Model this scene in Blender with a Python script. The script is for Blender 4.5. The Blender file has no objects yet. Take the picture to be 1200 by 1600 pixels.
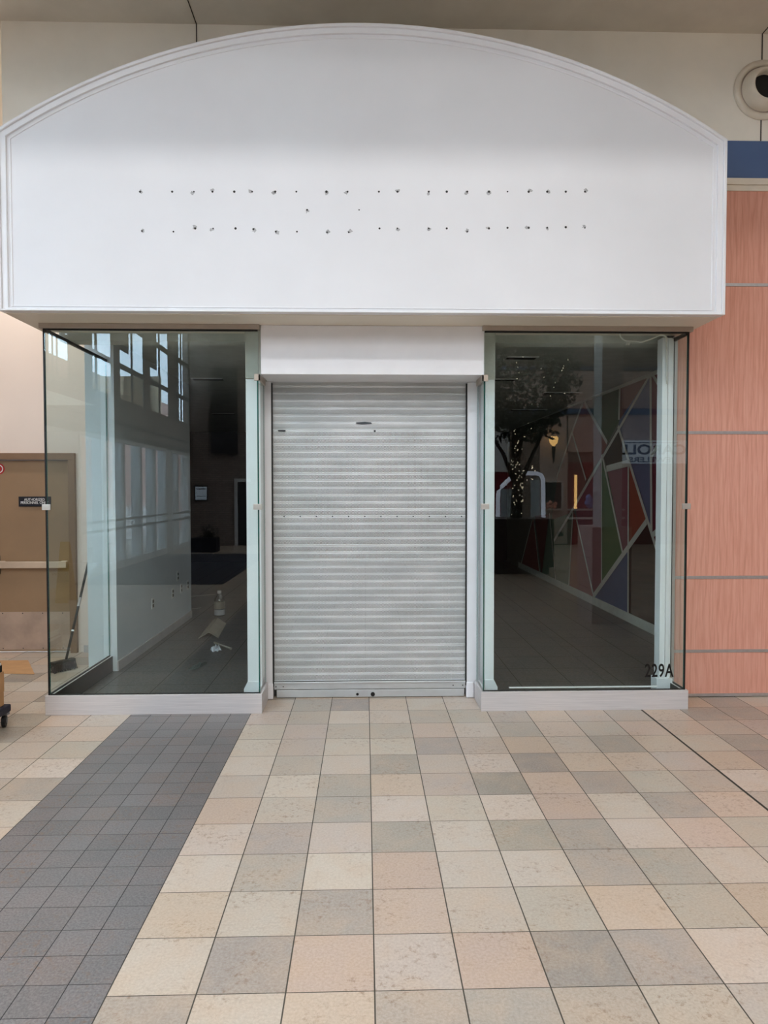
import bpy, bmesh, math, random
from mathutils import Vector, Matrix
random.seed(11)
S = bpy.context.scene
COL = S.collection
PI = math.pi

# ------------------------------------------------------------------ camera
F, CAM_H, YAW, PITCH, ROLL = 1085.0, 1.7194, 0.0272, 0.03047, -0.0009
fw = Vector((math.sin(YAW) * math.cos(PITCH), math.cos(YAW) * math.cos(PITCH), -math.sin(PITCH)))
_r = Vector((math.cos(YAW), -math.sin(YAW), 0)); _u = _r.cross(fw)
rt = _r * math.cos(ROLL) + _u * math.sin(ROLL); up = rt.cross(fw)
EYE = Vector((0, 0, CAM_H))
cd = bpy.data.cameras.new('camera'); cam = bpy.data.objects.new('camera', cd); COL.objects.link(cam)
cd.sensor_width = 36; cd.lens = F / 1600 * 36; cd.clip_end = 400
m = Matrix.Identity(4)
for i in range(3):
    m[i][0], m[i][1], m[i][2], m[i][3] = rt[i], up[i], -fw[i], EYE[i]
cam.matrix_world = m
S.camera = cam

def on(px, py, ax, val):
    """photo pixel -> point on the plane axis=val (measuring aid)"""
    d = fw + rt * ((px - 600) / F) - up * ((py - 800) / F)
    return EYE + d * ((val - EYE[ax]) / d[ax])
YG = 5.36                                            # plane of the front panes
def mir(px, py, D):
    """what the pane shows at a pixel, D metres along: the real place behind the camera"""
    p = on(px, py, 1, D); return Vector((p.x, 2 * YG - p.y, p.z))
def mirx(px, py, X):
    p = on(px, py, 0, X); return Vector((p.x, 2 * YG - p.y, p.z))

# --------------------------------------------------------------- materials
def lin(c):
    return tuple(((v / 255) / 12.92 if v / 255 <= .04045 else ((v / 255 + .055) / 1.055) ** 2.4) for v in c) + (1,)
class N:
    def __init__(s, name):
        s.m = bpy.data.materials.new(name); s.m.use_nodes = True
        s.t = s.m.node_tree; s.t.nodes.clear()
        s.out = s.t.nodes.new('ShaderNodeOutputMaterial')
    def n(s, typ, **k):
        x = s.t.nodes.new(typ)
        for a, b in k.items():
            if a.startswith('_'): setattr(x, a[1:], b)
            else:
                x.inputs[int(a[1:]) if a[0] == 'i' and a[1:].isdigit() else a.replace('__', ' ')].default_value = b
        return x
    def l(s, a, b): s.t.links.new(a, b)
    def math(s, op, a, b=None, c=None):
        x = s.t.nodes.new('ShaderNodeMath'); x.operation = op
        for i, v in enumerate((a, b, c)):
            if v is None: continue
            if isinstance(v, (int, float)): x.inputs[i].default_value = v
            else: s.l(v, x.inputs[i])
        return x.outputs[0]
    def mix(s, fac, a, b, mode='MIX'):
        x = s.t.nodes.new('ShaderNodeMix'); x.data_type = 'RGBA'; x.blend_type = mode
        for i, v in ((0, fac), (6, a), (7, b)):
            if isinstance(v, (int, float, tuple)): x.inputs[i].default_value = v
            else: s.l(v, x.inputs[i])
        return x.outputs[2]
    def coords(s, kind='Object', scale=(1, 1, 1)):
        tc = s.n('ShaderNodeTexCoord'); mp = s.n('ShaderNodeMapping'); mp.inputs['Scale'].default_value = scale
        s.l(tc.outputs[kind], mp.inputs[0]); return mp.outputs[0]
    def noise(s, vec, scale, detail=4, rough=.55, dist=0):
        x = s.n('ShaderNodeTexNoise'); x.inputs['Scale'].default_value = scale; x.inputs['Detail'].default_value = detail
        x.inputs['Roughness'].default_value = rough; x.inputs['Distortion'].default_value = dist
        s.l(vec, x.inputs['Vector']); return x.outputs['Fac']
    def ramp(s, fac, stops):
        x = s.n('ShaderNodeValToRGB'); e = x.color_ramp.elements
        while len(e) < len(stops): e.new(.5)
        for k, (p, c) in enumerate(stops): e[k].position = p; e[k].color = c if len(c) == 4 else tuple(c) + (1,)
        s.l(fac, x.inputs[0]); return x.outputs[0]
    def bsdf(s, col, rough=.6, metal=0, spec=.4, bump=None, bstr=.2, bdist=.002, emit=None, estr=0):
        b = s.n('ShaderNodeBsdfPrincipled')
        if isinstance(col, tuple): b.inputs['Base Color'].default_value = col
        else: s.l(col, b.inputs['Base Color'])
        if isinstance(rough, (int, float)): b.inputs['Roughness'].default_value = rough
        else: s.l(rough, b.inputs['Roughness'])
        b.inputs['Metallic'].default_value = metal; b.inputs['Specular IOR Level'].default_value = spec
        if emit: b.inputs['Emission Color'].default_value = emit; b.inputs['Emission Strength'].default_value = estr
        if bump is not None:
            bp = s.n('ShaderNodeBump'); bp.inputs['Strength'].default_value = bstr; bp.inputs['Distance'].default_value = bdist
            s.l(bump, bp.inputs['Height']); s.l(bp.outputs[0], b.inputs['Normal'])
        s.l(b.outputs[0], s.out.inputs[0]); return b
def plain(name, rgb, rough=.6, metal=0, spec=.4, mottle=.06, scale=6, bscale=120, bstr=.08, emit=None, estr=0):
    k = N(name); v = k.coords()
    f = k.noise(v, scale)
    c = lin(rgb); d = tuple(x * (1 - mottle * 1.5) for x in c[:3]) + (1,); e = tuple(min(1, x * (1 + mottle)) for x in c[:3]) + (1,)
    k.bsdf(k.ramp(f, [(.3, d), (.7, e)]), rough, metal, spec, k.noise(v, bscale, 2), bstr, .001, lin(emit) if emit else None, estr)
    return k.m
M = {}
M['fascia'] = plain('white_board_paint', (230, 231, 234), .55, mottle=.02, scale=1.5, bscale=300)
M['moulding'] = plain('white_moulding_paint', (232, 233, 236), .5, mottle=.01)
M['lintel'] = plain('white_lintel_paint', (231, 231, 234), .5, mottle=.015)
M['soffit'] = plain('cream_soffit_paint', (228, 220, 206), .6, mottle=.03, scale=1)
M['upper'] = plain('beige_stucco', (240, 236, 224), .85, mottle=.04, scale=2, bscale=160, bstr=.25)
M['ceil'] = plain('grey_beige_ceiling_stucco', (208, 201, 188), .9, mottle=.05, scale=3, bscale=220, bstr=.3)
M['alcove'] = plain('pink_beige_wall_paint', (230, 215, 204), .7, mottle=.02, scale=1.2)
M['joint'] = plain('dark_joint', (60, 57, 52), .9)
M['navy'] = plain('navy_paint', (80, 104, 144), .6, mottle=.05, scale=2)
M['band'] = plain('cream_trim_paint', (222, 214, 198), .5)
M['alu'] = plain('brushed_aluminium', (198, 196, 198), .38, .85, mottle=.05, scale=40)
M['champ'] = plain('champagne_channel', (176, 164, 152), .42, .55, mottle=.04)
M['shutter_alu'] = plain('shutter_bar_aluminium', (200, 205, 208), .42, .55, mottle=.04)
M['guide'] = plain('white_guide_paint', (226, 226, 230), .45, mottle=.02)
M['black'] = plain('black_gasket', (18, 20, 22), .5)
M['darkmetal'] = plain('dark_channel', (52, 54, 56), .45, .3)
M['chrome'] = plain('satin_steel_clamp', (206, 204, 198), .3, .6)
M['post'] = plain('white_post_paint', (232, 234, 236), .5, mottle=.015)
M['edge'] = plain('green_glass_edge', (10, 92, 84), .2, spec=.6, mottle=.1)
M['brown'] = plain('brown_door_paint', (150, 122, 94), .55, mottle=.05, scale=3, bscale=200)
M['brownframe'] = plain('brown_frame_paint', (132, 104, 80), .5, mottle=.04)
M['kick'] = plain('scuffed_kick_plate', (186, 164, 148), .4, .35, mottle=.12, scale=5)
M['bar'] = plain('push_bar_metal', (212, 190, 168), .38, .4)
M['signblack'] = plain('black_sign_plastic', (22, 24, 34), .4)
M['white'] = plain('white_lettering', (235, 235, 235), .5, mottle=.01)
M['red'] = plain('red_sticker', (176, 30, 34), .5)
M['card'] = plain('brown_cardboard', (192, 148, 104), .8, mottle=.06, scale=8)
M['cardgrey'] = plain('grey_cardboard', (150, 144, 132), .85, mottle=.06)
M['rubber'] = plain('black_rubber', (24, 25, 28), .6)
M['wheelgrey'] = plain('grey_wheel_hub', (120, 120, 124), .5)
M['broomstick'] = plain('black_broom_handle', (32, 36, 36), .4)
M['bristle'] = plain('grey_bristles', (66, 64, 68), .9, mottle=.3, scale=60)
M['inwall'] = plain('white_interior_paint', (214, 220, 224), .6, mottle=.03, scale=1.5)
M['inbase'] = plain('grey_baseboard', (190, 184, 184), .55)
M['inbaseR'] = plain('pale_baseboard', (214, 218, 210), .5)
M['inceil'] = plain('interior_ceiling', (196, 198, 190), .8)
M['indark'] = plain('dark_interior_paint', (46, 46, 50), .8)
M['plastic'] = plain('clear_plastic_scrap', (200, 204, 214), .2, spec=.7)
M['cable'] = plain('white_cable', (226, 226, 220), .5)
M['outlet'] = plain('grey_outlet', (70, 78, 74), .5)
M['outletplate'] = plain('white_outlet_plate', (220, 222, 222), .45)
M['stone'] = plain('pinkish_stone', (206, 188, 182), .6, mottle=.08, scale=4)
M['column'] = plain('pale_column_paint', (214, 222, 228), .6)
M['planter'] = plain('dark_brown_planter', (58, 42, 38), .5, mottle=.1)
M['planternavy'] = plain('dark_navy_planter', (34, 36, 52), .6)
M['bark'] = plain('dark_bark', (58, 44, 40), .9, mottle=.3, scale=20)
M['leaf'] = plain('dark_leaves', (36, 46, 34), .6, mottle=.4, scale=14)
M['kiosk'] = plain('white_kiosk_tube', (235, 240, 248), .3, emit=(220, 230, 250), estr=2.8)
M['kioskpanel'] = plain('pale_kiosk_panel', (190, 205, 210), .4)
M['frame'] = plain('pale_door_frame', (225, 232, 238), .4, .1)
M['darkbeam'] = plain('dark_beam', (70, 68, 68), .7)
M['redwall'] = plain('deep_red_wall', (118, 26, 36), .6)
M['tan'] = plain('tan_outside_wall', (232, 206, 170), .8)
M['carpet'] = plain('navy_entrance_carpet', (54, 56, 68), .95, mottle=.2, scale=40)
M['yellow'] = plain('yellow_plastic', (226, 186, 48), .4)
M['yellowtext'] = plain('dark_sign_text', (50, 44, 30), .6)
M['paper'] = plain('glowing_notice_paper', (220, 232, 244), .6, emit=(200, 220, 240), estr=1.2)  # paper given its own emission so it shows bright in the glass
M['bottlelabel'] = plain('pale_bottle_label', (150, 146, 134), .6)
M['signgrey'] = plain('glowing_sign_panel', (190, 200, 206), .5, emit=(190, 205, 218), estr=1.5)  # glow added to lift the sign panel's brightness in the reflection
M['signtext'] = plain('navy_sign_letters', (26, 30, 66), .5)
M['bulb'] = plain('fairy_bulb', (255, 240, 210), .4, emit=(255, 236, 200), estr=11)
M['lampglow'] = plain('sconce_glass', (255, 220, 160), .4, emit=(255, 200, 120), estr=9)
M['downlight'] = plain('downlight_lens', (255, 250, 240), .4, emit=(255, 250, 240), estr=14)
M['pinkflower'] = plain('pink_flowers', (236, 170, 150), .7)
M['bluecloth'] = plain('blue_cloth', (120, 150, 220), .7)
M['hole'] = plain('screw_hole_dark', (48, 46, 46), .9)
M['scuff'] = plain('grey_scuff', (178, 178, 180), .8, mottle=.2, scale=60)
M['smudge'] = plain('dark_smudge', (70, 74, 78), .8)
M['digits'] = plain('black_vinyl', (8, 8, 9), .5)
M['ground'] = plain('outside_paving', (170, 165, 158), .9)
M['roof'] = plain('hall_roof_paint', (225, 222, 214), .9)
M['hallwall'] = plain('hall_wall_paint', (214, 206, 194), .9)

def glass(name, tint, r0):
    k = N(name)
    tr = k.n('ShaderNodeBsdfTransparent'); tr.inputs[0].default_value = tint + (1,)
    gl = k.n('ShaderNodeBsdfGlossy'); gl.inputs['Roughness'].default_value = 0.0; gl.inputs['Color'].default_value = (.96, 1, 1, 1)
    lw = k.n('ShaderNodeLayerWeight'); lw.inputs[0].default_value = .5
    ge = k.n('ShaderNodeNewGeometry')
    p5 = k.math('POWER', lw.outputs['Facing'], 5.0)
    r = k.math('MULTIPLY_ADD', p5, 1 - r0, r0)
    r = k.math('MULTIPLY', r, k.math('SUBTRACT', 1.0, ge.outputs['Backfacing']))
    mx = k.n('ShaderNodeMixShader'); k.l(r, mx.inputs[0]); k.l(tr.outputs[0], mx.inputs[1]); k.l(gl.outputs[0], mx.inputs[2])
    k.l(mx.outputs[0], k.out.inputs[0]); return k.m
M['glass'] = glass('green_tinted_glass', (.945, .985, .98), .060)
M['thinglass'] = glass('clear_glass', (.96, .98, .98), .07)

def tile_mat(name, w, sp_scale, grout, blot, blotcol):
    k = N(name)
    at = k.n('ShaderNodeVertexColor'); at.layer_name = 'tone'
    uv = k.n('ShaderNodeUVMap'); uv.uv_map = 'tile'
    sx = k.n('ShaderNodeSeparateXYZ'); k.l(uv.outputs[0], sx.inputs[0])
    du = k.math('ABSOLUTE', k.math('SUBTRACT', sx.outputs[0], .5)); dv = k.math('ABSOLUTE', k.math('SUBTRACT', sx.outputs[1], .5))
    g = k.math('MAXIMUM', k.math('GREATER_THAN', du, .5 - w), k.math('GREATER_THAN', dv, .5 - w * .72))
    ge = k.n('ShaderNodeNewGeometry'); pos = ge.outputs['Position']
    cloud = k.noise(pos, 5, 5, .6, .4); fine = k.noise(pos, sp_scale, 3, .7)
    c = k.mix(k.math('MULTIPLY', k.ramp(cloud, [(.42, (0, 0, 0)), (.72, (1, 1, 1))]), blot), at.outputs[0], blotcol)
    c = k.mix(.13, c, k.ramp(fine, [(.3, (.2, .17, .14)), (.65, (1, .95, .88))]))
    pits = k.noise(pos, 34, 6, .75)
    patch = k.ramp(k.noise(pos, 3.3, 3), [(.44, (0, 0, 0)), (.62, (1, 1, 1))])
    c = k.mix(k.math('MULTIPLY', k.math('MULTIPLY', k.ramp(pits, [(.52, (0, 0, 0)), (.64, (1, 1, 1))]), patch), .62), c, lin((128, 98, 70)))
    c = k.mix(g, c, lin(grout))
    ro = k.math('ADD', k.math('MULTIPLY', g, .4), .33)
    k.bsdf(c, ro, 0, .42, k.math('SUBTRACT', k.math('MULTIPLY', fine, .15), g), .3, .0015)
    return k.m
M['tile'] = tile_mat('beige_floor_tiles', .0085, 90, (70, 66, 58), .38, lin((196, 166, 134)))
M['slate'] = tile_mat('slate_strip_tiles', .0125, 110, (44, 44, 46), .55, lin((112, 100, 100)))
M['darktile'] = tile_mat('black_interior_tiles', .006, 70, (50, 49, 48), .2, lin((40, 38, 38)))

def wood():
    k = N('pinkish_wood_laminate')
    v = k.coords('Object', (1, 1, .045)); v2 = k.coords('Object', (1, 1, .16))
    a = k.noise(v, 70, 5, .65, .3)
    b = k.n('ShaderNodeTexWave'); b.bands_direction = 'X'; b.inputs['Scale'].default_value = 6; b.inputs['Distortion'].default_value = 9
    b.inputs['Detail'].default_value = 3; b.inputs['Detail Scale'].default_value = 1.2; k.l(v2, b.inputs['Vector'])
    c = k.ramp(a, [(.25, lin((200, 140, 122))), (.5, lin((219, 160, 142))), (.75, lin((230, 176, 160)))])
    c = k.mix(k.math('MULTIPLY', k.ramp(b.outputs['Fac'], [(0, (1, 1, 1)), (.22, (0, 0, 0))]), .3), c, lin((184, 120, 100)))
    c = k.mix(k.math('MULTIPLY', k.noise(k.coords('Object', (.6, .6, .4)), 2.0), .35), c, lin((206, 146, 120)))
    k.bsdf(c, .5, 0, .3, a, .05, .001); return k.m
M['wood'] = wood()
def bricks(name, c1, c2, mort, bw=.2, bh=.067, ms=.008):
    k = N(name)
    uv = k.n('ShaderNodeUVMap'); uv.uv_map = 'UVMap'
    b = k.n('ShaderNodeTexBrick'); b.inputs['Scale'].default_value = 1; b.inputs['Brick Width'].default_value = bw; b.inputs['Row Height'].default_value = bh
    b.inputs['Mortar Size'].default_value = ms; b.inputs['Color1'].default_value = lin(c1); b.inputs['Color2'].default_value = lin(c2); b.inputs['Mortar'].default_value = lin(mort)
    k.l(uv.outputs[0], b.inputs['Vector'])
    k.bsdf(b.outputs['Color'], .85, 0, .2, b.outputs['Fac'], -.4, .004); return k.m
M['brick'] = bricks('grey_brown_brick', (158, 146, 140), (130, 119, 114), (98, 92, 88))
M['brickpink'] = bricks('pink_brick', (206, 166, 152), (180, 138, 126), (130, 112, 104))
M['stoneblock'] = bricks('pale_stone_blocks', (214, 206, 202), (196, 188, 186), (130, 124, 122), .5, .22, .014)
def perf():
    k = N('perforated_shutter_slats')
    tc = k.n('ShaderNodeTexCoord'); sx = k.n('ShaderNodeSeparateXYZ'); k.l(tc.outputs['Object'], sx.inputs[0])
    x, z = k.math('ADD', sx.outputs[0], 10.0), sx.outputs[2]
    a, b, pitch = .0118, .0059, SLAT
    row = k.math('FLOOR', k.math('DIVIDE', z, b))
    sh = k.math('MULTIPLY', k.math('MODULO', row, 2.0), a / 2)
    fx = k.math('SUBTRACT', k.math('MODULO', k.math('ADD', x, sh), a), a / 2)
    fz = k.math('SUBTRACT', k.math('MODULO', z, b), b / 2)
    d = k.math('SQRT', k.math('ADD', k.math('MULTIPLY', fx, fx), k.math('MULTIPLY', fz, fz)))
    loc = k.math('MODULO', k.math('SUBTRACT', z, SZ0), pitch)
    inb = k.math('MULTIPLY', k.math('GREATER_THAN', loc, .009), k.math('LESS_THAN', loc, pitch - .009))
    hole = k.math('MULTIPLY', k.math('LESS_THAN', d, .0031), inb)
    n = k.noise(k.coords('Object', (1, 1, 3)), 3, 4)
    col = k.ramp(n, [(.3, lin((212, 217, 219))), (.7, lin((236, 239, 241)))])
    bs = k.bsdf(col, .42, .3, .5)
    tr = k.n('ShaderNodeBsdfTransparent'); mx = k.n('ShaderNodeMixShader')
    k.l(hole, mx.inputs[0]); k.l(bs.outputs[0], mx.inputs[1]); k.l(tr.outputs[0], mx.inputs[2]); k.l(mx.outputs[0], k.out.inputs[0])
    return k.m
SZ0, SLAT = .140, .0594
M['perf'] = perf()
def brushed():
    k = N('brushed_stainless_base'); v = k.coords('Object', (1, 1, 60))
    k.bsdf(k.ramp(k.noise(v, 4, 4), [(.3, lin((200, 197, 198))), (.7, lin((220, 216, 216)))]), .42, .25, .5); return k.m
M['stainless'] = brushed()

# ------------------------------------------------------------ mesh helpers
class MB:
    def __init__(s): s.b = bmesh.new(); s.mi = 0
    def face(s, pts):
        vs = [s.b.verts.new(p) for p in pts]; f = s.b.faces.new(vs); f.material_index = s.mi; return f
    def box(s, x0, x1, y0, y1, z0, z1):
        v = [s.b.verts.new((x, y, z)) for x in (x0, x1) for y in (y0, y1) for z in (z0, z1)]
        for q in ((0, 1, 3, 2), (4, 6, 7, 5), (0, 4, 5, 1), (2, 3, 7, 6), (0, 2, 6, 4), (1, 5, 7, 3)):
            s.b.faces.new([v[i] for i in q]).material_index = s.mi
        return s
    def prism(s, poly, ax, a0, a1):
        """poly: 2-D points in the two other axes (x,y,z order), extruded along ax"""
        def p3(p, a):
            q = list(p); q.insert(ax, a); return q
        A = [s.b.verts.new(p3(p, a0)) for p in poly]; B = [s.b.verts.new(p3(p, a1)) for p in poly]
        n = len(poly)
        fs = [s.b.faces.new(A), s.b.faces.new(B[::-1])] + [s.b.faces.new((A[i], B[i], B[(i + 1) % n], A[(i + 1) % n])) for i in range(n)]
        for f in fs: f.material_index = s.mi
        return s
    def ring(s, outer, inner, ax, a0, a1):
        def p3(p, a):
            q = list(p); q.insert(ax, a); return q
        n = len(outer)
        L = [[s.b.verts.new(p3(p, a)) for p in ps] for ps, a in ((outer, a0), (inner, a0), (inner, a1), (outer, a1))]
        for i in range(n):
            j = (i + 1) % n
            for k in range(4):
                a, c = L[k], L[(k + 1) % 4]
                s.b.faces.new((a[i], a[j], c[j], c[i])).material_index = s.mi
        return s
    def tube(s, pts, r, n=8, r1=None):
        pts = [Vector(p) for p in pts]; rings = []
        for i, p in enumerate(pts):
            d = (pts[min(i + 1, len(pts) - 1)] - pts[max(i - 1, 0)]).normalized()
            a = d.cross(Vector((0, 0, 1)) if abs(d.z) < .9 else Vector((1, 0, 0))).normalized(); b = d.cross(a)
            rr = r if r1 is None else r + (r1 - r) * i / max(1, len(pts) - 1)
            rings.append([s.b.verts.new(p + (a * math.cos(2 * PI * k / n) + b * math.sin(2 * PI * k / n)) * rr) for k in range(n)])
        for q, w in zip(rings, rings[1:]):
            for k in range(n): s.b.faces.new((q[k], q[(k + 1) % n], w[(k + 1) % n], w[k])).material_index = s.mi
        for q in (rings[0], rings[-1]): s.b.faces.new(q).material_index = s.mi
        return s
    def lathe(s, prof, c, ax=(0, 0, 1), n=24, cap=True):
        c = Vector(c); ax = Vector(ax).normalized()
        a = ax.cross(Vector((0, 0, 1)) if abs(ax.z) < .9 else Vector((1, 0, 0))).normalized(); b = ax.cross(a); rings = []
        for r, h in prof:
            rings.append([s.b.verts.new(c + ax * h + (a * math.cos(2 * PI * k / n) + b * math.sin(2 * PI * k / n)) * max(r, 1e-4)) for k in range(n)])
        for q, w in zip(rings, rings[1:]):
            for k in range(n): s.b.faces.new((q[k], q[(k + 1) % n], w[(k + 1) % n], w[k])).material_index = s.mi
        if cap:
            for q in (rings[0], rings[-1]): s.b.faces.new(q).material_index = s.mi
        return s
    def build(s, name, mat, parent=None, bevel=0, smooth=False, local=False, seg=2, fixn=True):
        if fixn: bmesh.ops.recalc_face_normals(s.b, faces=s.b.faces)
        uv = s.b.loops.layers.uv.new('UVMap')
        for f in s.b.faces:
            n = f.normal; k = max(range(3), key=lambda i: abs(n[i]))
            for lp in f.loops:
                c = lp.vert.co; lp[uv].uv = ((c.y, c.z), (c.x, c.z), (c.x, c.y))[k]
        me = bpy.data.meshes.new(name); s.b.to_mesh(me); s.b.free()
        for mm in (mat if isinstance(mat, list) else [mat]): me.materials.append(M[mm])
        if smooth:
            for p in me.polygons: p.use_smooth = True
        o = bpy.data.objects.new(name, me); COL.objects.link(o)
        if parent is not None:
            o.parent = parent
            if not local: o.matrix_parent_inverse = Matrix.Translation(-root_loc(parent))
        if bevel:
            bv = o.modifiers.new('bevel', 'BEVEL'); bv.width = bevel; bv.segments = seg; bv.limit_method = 'ANGLE'; bv.angle_limit = .7
        return o
def root_loc(o):
    v = Vector((0, 0, 0))
    while o is not None:
        v += o.location; v += o.matrix_parent_inverse.translation; o = o.parent
    return v
def tag(o, label, cat=None, group=None, kind=None):
    o['label'] = label
    if cat: o['category'] = cat
    if group: o['group'] = group
    if kind: o['kind'] = kind
    return o
def thing(name, label, cat, loc=(0, 0, 0), group=None, kind=None):
    o = bpy.data.objects.new(name, None); COL.objects.link(o); o.location = loc; o.empty_display_size = .1
    return tag(o, label, cat, group, kind)
def struct(o, label, cat): return tag(o, label, cat, None, 'structure')
def text_mesh(body, h, bold=0.0, sx=1.0, spacing=1.0, align='CENTER', depth=.0008):
    cu = bpy.data.curves.new('t', 'FONT'); cu.body = body; cu.size = h / .7; cu.align_x = align; cu.space_character = spacing
    cu.offset = bold; cu.extrude = depth; cu.space_line = .82
    o = bpy.data.objects.new('t', cu); COL.objects.link(o)
    dg = bpy.context.evaluated_depsgraph_get(); me = bpy.data.meshes.new_from_object(o.evaluated_get(dg))
    bpy.data.objects.remove(o); bpy.data.curves.remove(cu)
    for v in me.vertices: v.co.x *= sx
    return me
def place_text(name, body, h, loc, rot, mat, parent=None, **k):
    me = text_mesh(body, h, **k); me.name = name; me.materials.clear(); me.materials.append(M[mat])
    me.transform(Matrix.Translation(loc) @ rot)
    o = bpy.data.objects.new(name, me); COL.objects.link(o)
    if parent is not None:
        o.parent = parent; o.matrix_parent_inverse = Matrix.Translation(-root_loc(parent))
    return o
FACE_CAM = Matrix.Rotation(PI / 2, 4, 'X')                               # reads from -Y
FACE_SHOP = Matrix.Rotation(PI, 4, 'Z') @ Matrix.Rotation(PI / 2, 4, 'X')  # reads from +Y

# ================================================================== floors
TONES = {'C': (194, 181, 166), 'P': (189, 169, 150), 'M': (179, 166, 152), 'G': (161, 151, 139), 'D': (147, 138, 127)}
ROWS = {-1: 'GCPMGMMMM', 0: 'CGPCPDGCM', 1: 'PCGPMMPMPC', 2: 'CGCPCCGGCMP', 3: 'CGCGCGGCPMC', 4: 'PCGCCCPCGPM',
        5: 'MCGPMDPGMMC', 6: 'CMCDMCDPPMP', 7: 'CMCCDMPMDPM', 8: 'CMMMPCGPMPP', 9: 'MMCCMMGPMMP'}
X0, Y0, T = -.885, 2.337, .305
def tiles(name, mat, x0, x1, y0, y1, t, ox, oy, tone, z, skip=None, extra=None):
    b = bmesh.new(); uv = b.loops.layers.uv.new('tile'); cl = b.loops.layers.float_color.new('tone')
    ia, ib = math.floor((x0 - ox) / t + 1e-6), math.ceil((x1 - ox) / t - 1e-6)
    ja, jb = math.floor((y0 - oy) / t + 1e-6), math.ceil((y1 - oy) / t - 1e-6)
    for i in range(ia, ib):
        for j in range(ja, jb):
            a, c = max(x0, ox + i * t), min(x1, ox + (i + 1) * t); d, e = max(y0, oy + j * t), min(y1, oy + (j + 1) * t)
            if skip and skip((a + c) / 2, (d + e) / 2): continue
            f = b.faces.new([b.verts.new((x, y, z)) for x, y in ((a, d), (c, d), (c, e), (a, e))])
            col = tone(i, j)
            for lp in f.loops:
                lp[uv].uv = ((lp.vert.co.x - ox) / t - i, (lp.vert.co.y - oy) / t - j); lp[cl] = col
    me = bpy.data.meshes.new(name); b.to_mesh(me); b.free(); me.materials.append(M[mat])
    o = bpy.data.objects.new(name, me); COL.objects.link(o); return o
def beige(i, j):
    r = ROWS.get(j, ''); k = r[i] if 0 <= i < len(r) else random.choice('CCPPMMGD')
    c = TONES[k]; w = random.uniform(-7, 7); return lin(tuple(v + w + random.uniform(-2, 2) for v in c))
def slate(i, j):
    w = random.uniform(-9, 9); r = random.random() < .18
    return lin((91 + w + (7 if r else 0), 91 + w, 95 + w - (4 if r else 0)))
def dark(i, j):
    w = random.uniform(-4, 4); return lin((26 + w, 25 + w, 26 + w))
in_strip = lambda x, y: X0 - T * 3 < x < X0 and y < 5.4
in_mat = lambda x, y: False
in_shop = lambda x, y: -2.36 < x < 9 and y > 5.76
fl = tiles('floor', 'tile', X0 - T * 16, X0 + T * 50, Y0 - T * 45, 17.2, T, X0, Y0, beige, 0, skip=lambda x, y: in_strip(x, y))
struct(fl, 'beige and grey square tiled mall floor with a dark slate strip', 'floor')
st = tiles('floor_strip', 'slate', X0 - T * 3, X0, Y0 - T * 45, 5.39, T / 2, X0, Y0 + .06, slate, 0)
struct(st, 'dark slate strip of small tiles running up to the left display window', 'floor')
ft = None
for a, c_, d, e in ((-2.36, 3.45, 5.79, 9.45), (-6, 3.6, 9.45, 17), (-2.42, -.80, 5.40, 5.79), (-2.42, -2.36, 5.79, 6.63), (.93, 2.5, 5.40, 5.79)):
    o = tiles('floor_interior', 'darktile', a, c_, d, e, .305 * 1.5, 0, .2, dark, .006)
    if ft is None: ft = o
    else:
        tb = bmesh.new(); tb.from_mesh(ft.data); tb.from_mesh(o.data); tb.to_mesh(ft.data); tb.free(); bpy.data.objects.remove(o)
struct(ft, 'black tiled floor of the unlit shop behind the glass', 'floor')
ej = MB(); xj = X0 + 10 * T
ej.box(xj - .007, xj + .007, -6, 5.64, 0, .0012).build('trim_expansion_joint', 'joint'); struct(bpy.data.objects['trim_expansion_joint'], 'thick dark expansion joint line in the beige floor at right', 'floor joint')

# ============================================================ upper shell
b = MB(); b.box(-2.86, -2.63, 5.66, 5.76, 3.21, 5.42); b.box(-2.63, 2.53, 5.66, 9.4, 3.2, 5.42); b.box(2.53, 14, 5.66, 9.4, 4.565, 5.42)
wb = b.build('wall_back', 'upper'); struct(wb, 'beige stucco upper wall behind the arched sign board', 'wall')
b = MB()
for xx in (-1.33, 3.225): b.box(xx - .0035, xx + .0035, 5.654, 5.662, 3.3 if xx < 0 else 4.565, 5.42)
b.build('panel_joint', 'joint', wb)
b = MB(); b.prism([(2.5, 4.56), (2.665, 4.56), (2.615, 4.51), (2.615, 4.45), (2.5, 4.45)], 1, 5.62, 5.66); b.build('corner_filler', 'upper', wb)
b = MB(); b.box(-5.5, 14, 2.6, 7.46, 5.42, 5.6)
ce = b.build('ceiling', 'ceil'); struct(ce, 'grey beige stucco ceiling strip above the arched sign board', 'ceiling')
b = MB()
for xx in (-1.33, 3.225): b.box(xx - .0035, xx + .0035, 2.6, 5.66, 5.416, 5.421)
b.build('panel_joint', 'joint', ce)
# alcove at the left with the service door
b = MB()
b.box(-5.5, -4.78, 7.45, 7.65, 0, 5.42); b.box(-3.06, -2.64, 7.45, 7.65, 0, 5.42); b.box(-4.78, -3.06, 7.45, 7.65, 2.12, 5.42)
wl = b.build('wall_left', 'alcove'); struct(wl, 'pinkish beige alcove wall around the brown service door', 'wall')
b = MB(); b.box(-3.0, -2.835, 7.436, 7.45, .0, .075); b.build('baseboard', 'inbase', wl)

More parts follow.
